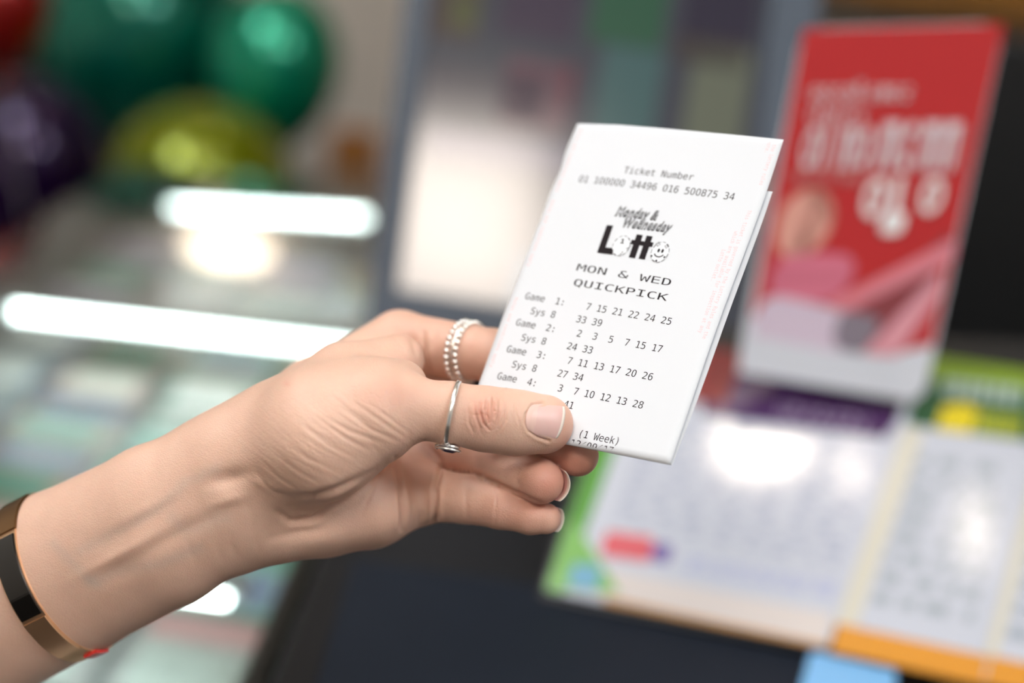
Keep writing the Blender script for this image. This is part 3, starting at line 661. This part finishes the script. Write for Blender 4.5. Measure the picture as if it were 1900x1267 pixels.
bp = nt.nodes.new('ShaderNodeBump'); bp.inputs['Strength'].default_value = .3; bp.inputs['Distance'].default_value = .00025; nt.links.new(hgt_, bp.inputs['Height']); nt.links.new(bp.outputs['Normal'], b.inputs['Normal'])
hand = link('person', me2, skin, None, at(400, 925, .445), True)
tag(hand, "bare left hand and forearm of a person, palm towards the viewer, pinching the white ticket", 'person')

# ------------------------------------------------------------------ finger nails (parts of the hand)
nailm = bpy.data.materials.new('nail'); nailm.use_nodes = True; b = nailm.node_tree.nodes['Principled BSDF']
b.inputs['Base Color'].default_value = (*NAIL, 1); b.inputs['Roughness'].default_value = .4; b.inputs['Subsurface Weight'].default_value = .1; b.inputs['Subsurface Scale'].default_value = .002; b.inputs['Coat Weight'].default_value = .1; b.inputs['Coat Roughness'].default_value = .3
freem = mat('nail free edge', '#efe2d6', .35); lunm = mat('nail lunula', '#e2bdb2', .4, coat=.1, coat_rough=.3)
def surf_Z(x, y, z0, z1):
    """first distance (mm) along a viewing ray where the skin lies"""
    zs = np.linspace(z0, z1, 240); q = np.stack([P(x, y, z) for z in zs]); f = body(q.astype(np.float32)); k = np.argmax(f < 0)
    return float(zs[k - 1] + (zs[k] - zs[k - 1]) * f[k - 1] / (f[k - 1] - f[k])) if f[k] < 0 and k > 0 else None
# thumb nail: s from cuticle to free edge, t across
TIPA = np.array(P(955, 784, 427)); TIPB = np.array(P(1018, 788, 428)); axn = (TIPB - TIPA) / np.linalg.norm(TIPB - TIPA)
nv = []; NS, NTt = 28, 24; mi = []
cut_top, cut_bot, end_top, end_bot = np.array((984, 750.)), np.array((981, 800.)), np.array((1049, 750.)), np.array((1036, 815.))
def nail_px(s, t):
    top = (1 - s) * np.array((992, 750)) + s * np.array((1046, 752)); bot = (1 - s) * np.array((984, 801)) + s * np.array((1031, 815))
    p = (1 - t) * top + t * bot; dirn = np.array((.99, .12)); w_ = 4 * t * (1 - t)
    p = p + dirn * ((w_ ** .6) * (-13 * (1 - s) + 8 * s)); sd = np.array((0, 1)) if t > .5 else np.array((0, -1))
    return p + sd * (abs(t - .5) * 2) * 3.2 * math.sin(math.pi * s) * (1.6 if t > .5 else .3)
for i in range(NS + 1):
    for j in range(NTt + 1):
        s, t = i / NS, j / NTt; x, y = nail_px(s, t); z = surf_Z(x, y, 412, 445) or 424
        dome = .55 * (4 * t * (1 - t)) ** .5 * min(1, 6 * s * 1.0 + .15)
        nv.append(cam2world(P(x, y, z - dome + .12 + .3 * max(0, s - .85)) / 1000))
n = NTt + 1; nf = [(i * n + j, i * n + j + 1, (i + 1) * n + j + 1, (i + 1) * n + j) for i in range(NS) for j in range(NTt)]
me = from_pydata(nv, nf); mi = []
for i in range(NS):
    for j in range(NTt):
        s, t = (i + .5) / NS, (j + .5) / NTt; mi.append(1 if s > .945 - .025 * (4 * t * (1 - t)) else (2 if s < .20 + .08 * (4 * t * (1 - t)) else 0))
o = link('fingernail', me, [nailm, freem, lunm], hand, None, True); me.polygons.foreach_set('material_index', mi)
so = o.modifiers.new('plate', 'SOLIDIFY'); so.thickness = .0004; so.offset = -1
tag(o, 'thumb nail with pale free edge')
def rim_nail(chainpts, dors, ang, back, over, label, scale=1.0):
    a, b_ = P(*chainpts[-2][:3]), P(*chainpts[-1][:3]); r = rp(chainpts[-1][3], chainpts[-1][2]); x = (b_ - a) / np.linalg.norm(b_ - a)
    d = np.array(dors, float); d -= (d @ x) * x; d /= np.linalg.norm(d); y = np.cross(x, d); V = []; A, B = 14, 20
    for i in range(A + 1):
        s = -back + (back + r + over) * i / A
        for j in range(B + 1):
            th = math.radians(ang) * (2 * j / B - 1); rr = r * scale * (1 - .10 * max(0, s / r) ** 2); endcurve = -.9 * (2 * j / B - 1) ** 2 * max(0, i / A - .5)* 2
            V.append(cam2world((b_ + x * (s + endcurve) + rr * (math.cos(th) * d + math.sin(th) * y)) / 1000))
    n = B + 1; fs = [(i * n + j, i * n + j + 1, (i + 1) * n + j + 1, (i + 1) * n + j) for i in range(A) for j in range(B)]
    me = from_pydata(V, fs); o = link('fingernail', me, [nailm, freem], hand, None, True)
    me.polygons.foreach_set('material_index', [1 if i > A - 3 else 0 for i in range(A) for j in range(B)])
    so = o.modifiers.new('plate', 'SOLIDIFY'); so.thickness = .00025; so.offset = 0; tag(o, label)
rim_nail(RING, (.72, -.12, -.6), 47, 4.0, -.4, 'ring finger nail seen from its edge', .99)
rim_nail(PINKY, (.45, -.1, -.85), 55, 4.0, .3, 'little finger nail seen from its edge', .98)

# ------------------------------------------------------------------ rings
silver = mat('silver', '#f6f4f0', .27, metal=1.0); stone = mat('purple stone', '#3b2a52', .06, coat=1.0, spec=.8)
def frame_of(axis, hint=(0, 1, 0)):
    a = np.array(axis, float); a /= np.linalg.norm(a); e1 = np.array(hint, float); e1 -= (e1 @ a) * a; e1 /= np.linalg.norm(e1); return a, e1, np.cross(a, e1)
def circle(c, e1, e2, r1, r2, n=72): return [c + r1 * math.cos(2 * math.pi * k / n) * e1 + r2 * math.sin(2 * math.pi * k / n) * e2 for k in range(n)]
W_ = lambda pts: [cam2world(np.array(p) / 1000) for p in pts]
ia = P(915, 660, 468) - P(748, 633, 486); a_, e1, e2 = frame_of(ia)
c0 = P(*RINGC); rr = RINGR
for nm, off, lab in (('beaded', -1.75, 'silver ring of small beads on the index finger, nearer the knuckle'), ('plain', 0.0, 'plain silver band between the two beaded rings on the index finger'), ('beaded', 1.75, 'silver ring of small beads on the index finger, nearer the ticket')):
    c = c0 + a_ * off; e = empty('ring', cam2world(c / 1000)); tag(e, lab, 'ring', 'stacked silver rings on the index finger')
    if nm == 'plain':
        MB().tube(W_(circle(c, e1, e2, rr - .35, rr - .35)), .00055, 10, True).build('band', silver, e, smooth=True)
        MB().tube(W_([c + (rr - .05) * (math.cos(t) * e1 + math.sin(t) * e2) + a_ * .45 * math.sin(14 * t) for t in [2 * math.pi * k / 240 for k in range(240)]]), .00033, 6, True).build('twisted_wire', silver, e, smooth=True)
    else:
        MB().tube(W_(circle(c, e1, e2, rr - .5, rr - .5)), .0004, 8, True).build('band', silver, e, smooth=True)
        m = MB(); nb = 28
        for k in range(nb):
            t = 2 * math.pi * (k + (.5 if off > 0 else 0)) / nb; m.ball(cam2world((c + (rr + .25) * (math.cos(t) * e1 + math.sin(t) * e2)) / 1000), .00104, 10, 7)
        m.build('bead_row', silver, e, smooth=True)
ta = P(900, 777, 426) - P(760, 758, 423); ta = ta + np.array((0, -1.2, 4.0)); a_, e1, e2 = frame_of(ta)
c = P(840, 767, 425.2); e = empty('ring', cam2world(c / 1000)); tag(e, 'thin silver ring with small purple stone on the thumb', 'ring')
R1 = 9.2
mb = MB()
NB = 96; V = []
for k in range(NB):
    t = 2 * math.pi * k / NB; dr = math.cos(t) * e1 + math.sin(t) * e2; wd = .8 + 1.1 * math.exp(-((t - math.pi) / .42) ** 2)
    for (rr_, o_) in ((R1, -wd), (R1 + .8, -wd * .8), (R1 + 1.0, 0), (R1 + .8, wd * .8), (R1, wd)): V.append(cam2world((c + dr * rr_ + a_ * o_) / 1000))
fs = [(k * 5 + j, k * 5 + (j + 1) % 5, ((k + 1) % NB) * 5 + (j + 1) % 5, ((k + 1) % NB) * 5 + j) for k in range(NB) for j in range(5)]
mb.add(V, fs).build('band', silver, e, smooth=True)
tb = math.pi - .12; dr = math.cos(tb) * e1 + math.sin(tb) * e2; tg = -math.sin(tb) * e1 + math.cos(tb) * e2; sc = c + dr * (R1 + 1.0) + a_ * .9
s1 = MB().tube(W_([sc + 2.7 * math.cos(t) * tg + 3.6 * math.sin(t) * a_ + dr * .5 for t in [2 * math.pi * k / 40 for k in range(40)]]), .00042, 8, True)
s1.tube(W_([sc + 2.1 * math.cos(t) * tg + 2.9 * math.sin(t) * a_ - dr * .5 for t in [2 * math.pi * k / 40 for k in range(40)]]), .0005, 8, True)
st_ = s1.build('setting', silver, e, smooth=True)
fr3 = np.stack([RC @ tg, RC @ a_, RC @ dr], 1); MB().ball(cam2world((sc + dr * .25) / 1000), (.0023, .0031, .0014), 10, 6, fr3).build('stone', stone, e); MB().ball(cam2world((sc + tg * .4 + dr * .3 - a_ * 3.5) / 1000), .0009, 10, 8).build('claw', silver, e, smooth=True)

# ------------------------------------------------------------------ bracelet
gold = mat('rose gold', '#f3c9a2', .34, metal=1.0); enam = mat('black enamel', '#070707', .08, coat=1.0); redm2 = mat('red enamel', '#d8322c', .3, coat=.6); bronze = mat('dark bronze', '#a07c58', .32, metal=1.0)
fa = P(300, 975, 448) - P(125, 1062, 460); a_, e1, e2 = frame_of(fa, (0, 1, 0)); nn = np.array((0, 0, 1.0)); nn -= (nn @ a_) * a_; nn /= np.linalg.norm(nn); ww = np.cross(nn, a_)
bc = P(*BRC); rw, rn = BRR
def bandarc(t0, t1, o0, o1, r0, r1, n=48):
    V = []
    for i in range(n + 1):
        t = t0 + (t1 - t0) * i / n
        for o_, r_ in ((o0, r0), (o0 + .25, r1), (o1 - .25, r1), (o1, r0)):
            V.append(cam2world((bc + a_ * o_ + ww * (rw + r_) * math.cos(t) + nn * (rn + r_) * math.sin(t)) / 1000))
    fs = [(i * 4 + j, i * 4 + (j + 1) % 4, (i + 1) * 4 + (j + 1) % 4, (i + 1) * 4 + j) for i in range(n) for j in range(4)] + [(0, 1, 2, 3), (n * 4 + 3, n * 4 + 2, n * 4 + 1, n * 4)]
    return MB().add(V, fs)
e = empty('bracelet', cam2world(bc / 1000)); tag(e, 'rose gold bracelet with glossy black enamel panel on the wrist at the left edge', 'bracelet')
PI = math.pi
bandarc(0, 2 * PI, -6.4, 3.3, -.1, .9, 120).build('band', gold, e, smooth=False)
bandarc(PI * BA[0], PI * BA[1], -5.8, 2.7, .7, 1.35).build('enamel_panel', enam, e)
bandarc(PI * BA[2], PI * BA[3], -6.7, 3.6, .7, 1.5).build('clasp', bronze, e)
bandarc(PI * BA[4], PI * BA[5], -6.1, 3.0, .7, 1.4).build('hinge_plate', gold, e)
bandarc(PI * BA[6], PI * BA[7], -1.0, 4.4, .6, 1.7).build('red_accent', redm2, e)

# ------------------------------------------------------------------ the ticket
WT, HT = 72.0, 110.3                      # mm
_c = [campt(1068, 224, .477), campt(1455, 262, .446), campt(861, 784, .447), campt(1243, 857, .416)]
def tick(u, v, lift=0.0, back=0.0):
    """a point of the paper, u across and v down in mm; lift towards the viewer side in mm"""
    s, t = u / WT, v / HT
    p = (1 - t) * ((1 - s) * _c[0] + s * _c[1]) + t * ((1 - s) * _c[2] + s * _c[3])
    bow = .5 * math.sin(math.pi * min(max(s, 0), 1)) + 1.6 * max(0, .35 - t) ** 2 / .1225 * (s - .4) - 1.2 * max(0, .22 - s) / .22 * max(0, .5 - t) * 2
    n = _TN * (bow + lift - back) / 1000
    return p + n
_TN = np.cross(_c[1] - _c[0], _c[0] - _c[2]); _TN /= np.linalg.norm(_TN)
if _TN[2] < 0: _TN = -_TN
def tickw(u, v, lift=0.0, back=0.0): return cam2world(tick(u, v, lift, back))
papm = bpy.data.materials.new('thermal paper'); papm.use_nodes = True
nt = papm.node_tree; b = nt.nodes['Principled BSDF']; b.inputs['Base Color'].default_value = (.80, .83, .875, 1); b.inputs['Roughness'].default_value = .75; b.inputs['Specular IOR Level'].default_value = .25
tc = nt.nodes.new('ShaderNodeTexCoord'); nz = nt.nodes.new('ShaderNodeTexNoise'); nz.inputs['Scale'].default_value = 900; bp = nt.nodes.new('ShaderNodeBump'); bp.inputs['Strength'].default_value = .04; bp.inputs['Distance'].default_value = .0002
nt.links.new(tc.outputs['Object'], nz.inputs['Vector']); nt.links.new(nz.outputs['Fac'], bp.inputs['Height']); nt.links.new(bp.outputs['Normal'], b.inputs['Normal'])
tr = nt.nodes.new('ShaderNodeBsdfTranslucent'); tr.inputs[0].default_value = (.9, .9, .9, 1); mx = nt.nodes.new('ShaderNodeMixShader'); mx.inputs[0].default_value = .12
ou = nt.nodes['Material Output']; nt.links.new(b.outputs[0], mx.inputs[1]); nt.links.new(tr.outputs[0], mx.inputs[2]); nt.links.new(mx.outputs[0], ou.inputs[0])
# one strip: front panel, fold at the bottom, rear panel running back up
prof = [(HT * i / 60, 0, 0) for i in range(61)]
R_ = .6
prof += [(HT + R_ * math.sin(a), R_ * (1 - math.cos(a)), .15) for a in [math.pi * k / 8 for k in range(1, 8)]]
prof += [(HT - (HT - 17.5) * i / 50, 2 * R_ + .3 * math.sin(math.pi * i / 50), .15 + 1.15 * math.sin(.5 * math.pi * min(1, i / 22))) for i in range(0, 51)]
NU = 36; V = []; Fq = []
def edge_l(v): return -.35 * math.sin(v / 9.0) * (1 if v < 40 else .4) + (.9 * math.exp(-((v - 19) / 5) ** 2) if v < 40 else 0)
for (v, bk, du) in prof:
    for k in range(NU + 1):
        s = k / NU; u = s * WT + du * s + (edge_l(v) if s < .02 and bk == 0 else 0) + (.25 * math.sin(v / 14) * s)
        V.append(tickw(u, v, 0, bk + (.0 if bk == 0 else .4 * s)))
n = NU + 1
Fq = [(i * n + k, i * n + k + 1, (i + 1) * n + k + 1, (i + 1) * n + k) for i in range(len(prof) - 1) for k in range(NU)]
tk = link('lottery_ticket', from_pydata(V, Fq), papm, None, tickw(WT / 2, HT, 0), True)
so = tk.modifiers.new('thickness', 'SOLIDIFY'); so.thickness = .00011; so.offset = 0
tag(tk, 'white folded paper lottery ticket with black printed numbers pinched between thumb and fingers', 'ticket')
tk_loc = Vector(tickw(WT / 2, HT, 0))
mono = None
try:
    import os
    pth = os.path.join(bpy.utils.resource_path('LOCAL'), 'datafiles', 'fonts', 'DejaVuSansMono.woff2')
    mono = bpy.data.fonts.load(pth)
except Exception as ex: mono = None
def text_mesh(body, font=None, offset=0.0, shear=0.0):
    c = bpy.data.curves.new('lettering', 'FONT'); c.body = body; c.size = 1.0; c.fill_mode = 'FRONT' if hasattr(c, 'fill_mode') else c.fill_mode
    c.resolution_u = 3; c.offset = offset; c.shear = shear; c.space_character = 1.0 if font else 1.1
    if font: c.font = font
    o = bpy.data.objects.new('lettering', c); COL.objects.link(o)
    bpy.context.view_layer.update()
    me = bpy.data.meshes.new_from_object(o.evaluated_get(bpy.context.evaluated_depsgraph_get()))
    vs = [tuple(v.co) for v in me.vertices]; fs = [tuple(p.vertices) for p in me.polygons]
    bpy.data.objects.remove(o); bpy.data.curves.remove(c); bpy.data.meshes.remove(me)
    if font is not None and '0' in body:                            # the printer's nought has no dot inside
        par = list(range(len(vs)))
        def find(i):
            while par[i] != i: par[i] = par[par[i]]; i = par[i]
            return i
        for f in fs:
            for i in f[1:]: par[find(i)] = find(f[0])
        isl = {}
        for i in range(len(vs)): isl.setdefault(find(i), []).append(i)
        drop = set()
        for k, ids in isl.items():
            xs = [vs[i][0] for i in ids]; ch = body[min(len(body) - 1, max(0, int((min(xs) + max(xs)) / 2 / ADV)))]
            if ch == '0' and max(xs) - min(xs) < .45 * ADV: drop.add(k)
        fs = [f for f in fs if find(f[0]) not in drop]
    return vs, fs
ADV, CAPH = (.428, .5198) if mono else (.55, .69)
def put(mb, body, u0, v0, adv, hgt, font=mono, slope=0.0, lift=.09, offset=0.0, vmax=None, rot=False, skew=0.0):
    vs, fs = text_mesh(body, font, offset); sx, sy = adv / ADV, hgt / CAPH
    if rot: P = [(u0 + (y - .35) * sy, v0 + x * sx) for x, y, z in vs]      # reading downwards
    else: P = [(u0 + x * sx + skew * y * sy, v0 - y * sy + slope * x * sx) for x, y, z in vs]
    if vmax is not None:
        keep = [f for f in fs if sum(P[i][1] for i in f) / len(f) < vmax + .05]
        P = [(a, min(b_, vmax)) for a, b_ in P]; fs = keep
    mb.add([tickw(a, b_, lift) for a, b_ in P], fs)
AD = 1.855
inkb = mat('thermal ink', '#2a2528', .9, spec=.1); pink = mat('pink security print', '#f3cdd0', .6)
def row(name, *a, **k):
    m = MB(); put(m, *a, **k); return m.build(name, inkb, tk)
row('ticket_number_heading', 'Ticket Number', 23.4, 17.6, AD, 2.35)
row('ticket_number_line', '01 100000 34496 016 500875 34', 8.6, 22.4, AD * 1.008, 2.45, slope=.008)
row('draw_heading', 'MON & WED', 19.3, 53.9, AD * 2, 2.35, slope=.025)
row('draw_heading', 'QUICKPICK', 20.1, 59.2, AD * 1.975, 2.35, slope=.022)
GAMES = ['Game  1:    7 15 21 22 24 25', '  Sys 8    33 39', 'Game  2:    2  3  5  7 15 17', '  Sys 8    24 33', 'Game  3:    7 11 13 17 20 26', '  Sys 8    27 34', 'Game  4:    3  7 10 12 13 28', '  Sys 8    29 41']
for i, gme in enumerate(GAMES):
    row('game_line', gme, 5.15 + .09 * i, 66.1 + 4.66 * i + .035 * i, AD, 2.3, slope=.028)
row('duration_line', '(1 Week)', 40.2, 108.1, AD * .96, 2.3, slope=.01)
row('date_line', '12/09/17', 38.6, 111.5, AD, 2.3, slope=.0, vmax=HT + .1)
def side(*a):
    m = MB()
    for t_, u_, v_, s_ in a: put(m, t_, u_, v_, s_, 1.25, rot=True)
    return m.build('margin_print', pink, tk)
side(('This ticket is governed by the Lottery Rules and the', 69.3, 25.5, .86), ('which are available for inspection at any', 67.4, 33.3, .86), ('Lotto outlet.', 65.6, 40.0, .86))
side(('the lottery rules', 70.0, 2.0, .86), ('note.', 68.2, 1.0, .86))
for vv in (2, 30, 66): side(('Rules and conditions apply', 2.6, vv, .95))
# the printed logo: two lines of italic script over a bold word whose o's are lottery balls
lg = MB(); bl = MB()
def script(mb, body, u0, v0, width, hgt, off, lift, du=0, dv=0):
    vs, fs = text_mesh(body, None, off); ref = text_mesh(body, None, 0)[0]; x0, x1 = min(v[0] for v in ref), max(v[0] for v in ref)
    k = width / (x1 - x0); mb.add([tickw(u0 + du + (x - x0) * k + .2 * y * hgt / .69, v0 + dv - y * hgt / .69 - .012 * (x - x0) * k, lift) for x, y, z in vs], fs)
for body, u0, v0, wd, off in (('Monday &', 26.2, 32.8, 14.0, .03), ('Wednesday', 29.6, 36.4, 16.3, .03)):
    script(lg, body, u0, v0, wd, 3.1, off + .005, .10, -.15, .5); script(lg, body, u0, v0, wd, 3.1, off + .008, .12)
    script(bl, body, u0, v0, wd, 3.1, off - .006, .15); script(lg, body, u0, v0, wd, 3.1, -.006, .18)
def poly(mb, pts, lift=.18):
    mb.add([tickw(a, b_, lift) for a, b_ in pts], [tuple(range(len(pts)))])
poly(lg, [(24.5, 36.9), (26.7, 36.8), (26.8, 44.7), (30.0, 44.7), (30.0, 46.9), (24.6, 46.9)])
for x in (35.6, 39.0):
    poly(lg, [(x + .1, 38.8), (x + 2.2, 38.85), (x + 2.2, 40.9), (x + 3.2, 40.9), (x + 3.2, 42.5), (x + 2.25, 42.5), (x + 2.35, 47.1), (x + .2, 47.1), (x + .1, 42.5), (x - .9, 42.5), (x - .9, 40.9), (x + .1, 40.9)])
def arc(cu, cv, ru, rv, a0, a1, wd, n=20, lift=.2):
    for k in range(n):
        t0, t1 = a0 + (a1 - a0) * k / n, a0 + (a1 - a0) * (k + 1) / n
        poly(lg, [(cu + (ru + o) * math.cos(t), cv + (rv + o) * math.sin(t)) for t, o in ((t0, 0), (t1, 0), (t1, -wd), (t0, -wd))], lift)
def disc(mb, cu, cv, ru, rv, lift): poly(mb, [(cu + ru * math.cos(2 * math.pi * k / 24), cv + rv * math.sin(2 * math.pi * k / 24)) for k in range(24)], lift)
for cu, cv in ((31.9, 43.5), (45.4, 43.9)):
    disc(bl, cu, cv, 2.95, 3.65, .185)
    for k in range(11): arc(cu, cv, 2.95, 3.65, k * .5712 + .06, k * .5712 + .47, .17 if k % 3 else .26, 4)
put(lg, '1', 31.0, 42.6, 1.5, 1.5, lift=.2, offset=.03); put(lg, '1', 33.3, 44.2, 1.1, 1.1, lift=.2, skew=1.2); put(lg, '1', 29.3, 45.6, 1.1, 1.1, lift=.2, skew=-1.0); put(lg, '1', 31.9, 46.6, 1.3, 1.2, lift=.2, skew=.5)
for x in (44.8, 46.1): disc(lg, x, 43.4, .42, .72, .2)
arc(45.3, 44.3, 1.75, 1.5, .25, math.pi - .25, .42, 14)
for x, y, s in ((43.9, 41.3, .55), (46.9, 41.6, .5)):
    for k in range(4): arc(x + s * math.cos(k * 1.57), y + s * math.sin(k * 1.57), s * .6, s * .6, 0, 6.28, .14, 6)
for x, y in ((47.4, 45.4), (43.1, 45.6), (45.2, 47.0)): disc(lg, x, y, .32, .4, .2)
logo = lg.build('printed_logo', inkb, tk); bl.build('logo_white', mat('logo white', (.80, .83, .875), .75), logo)
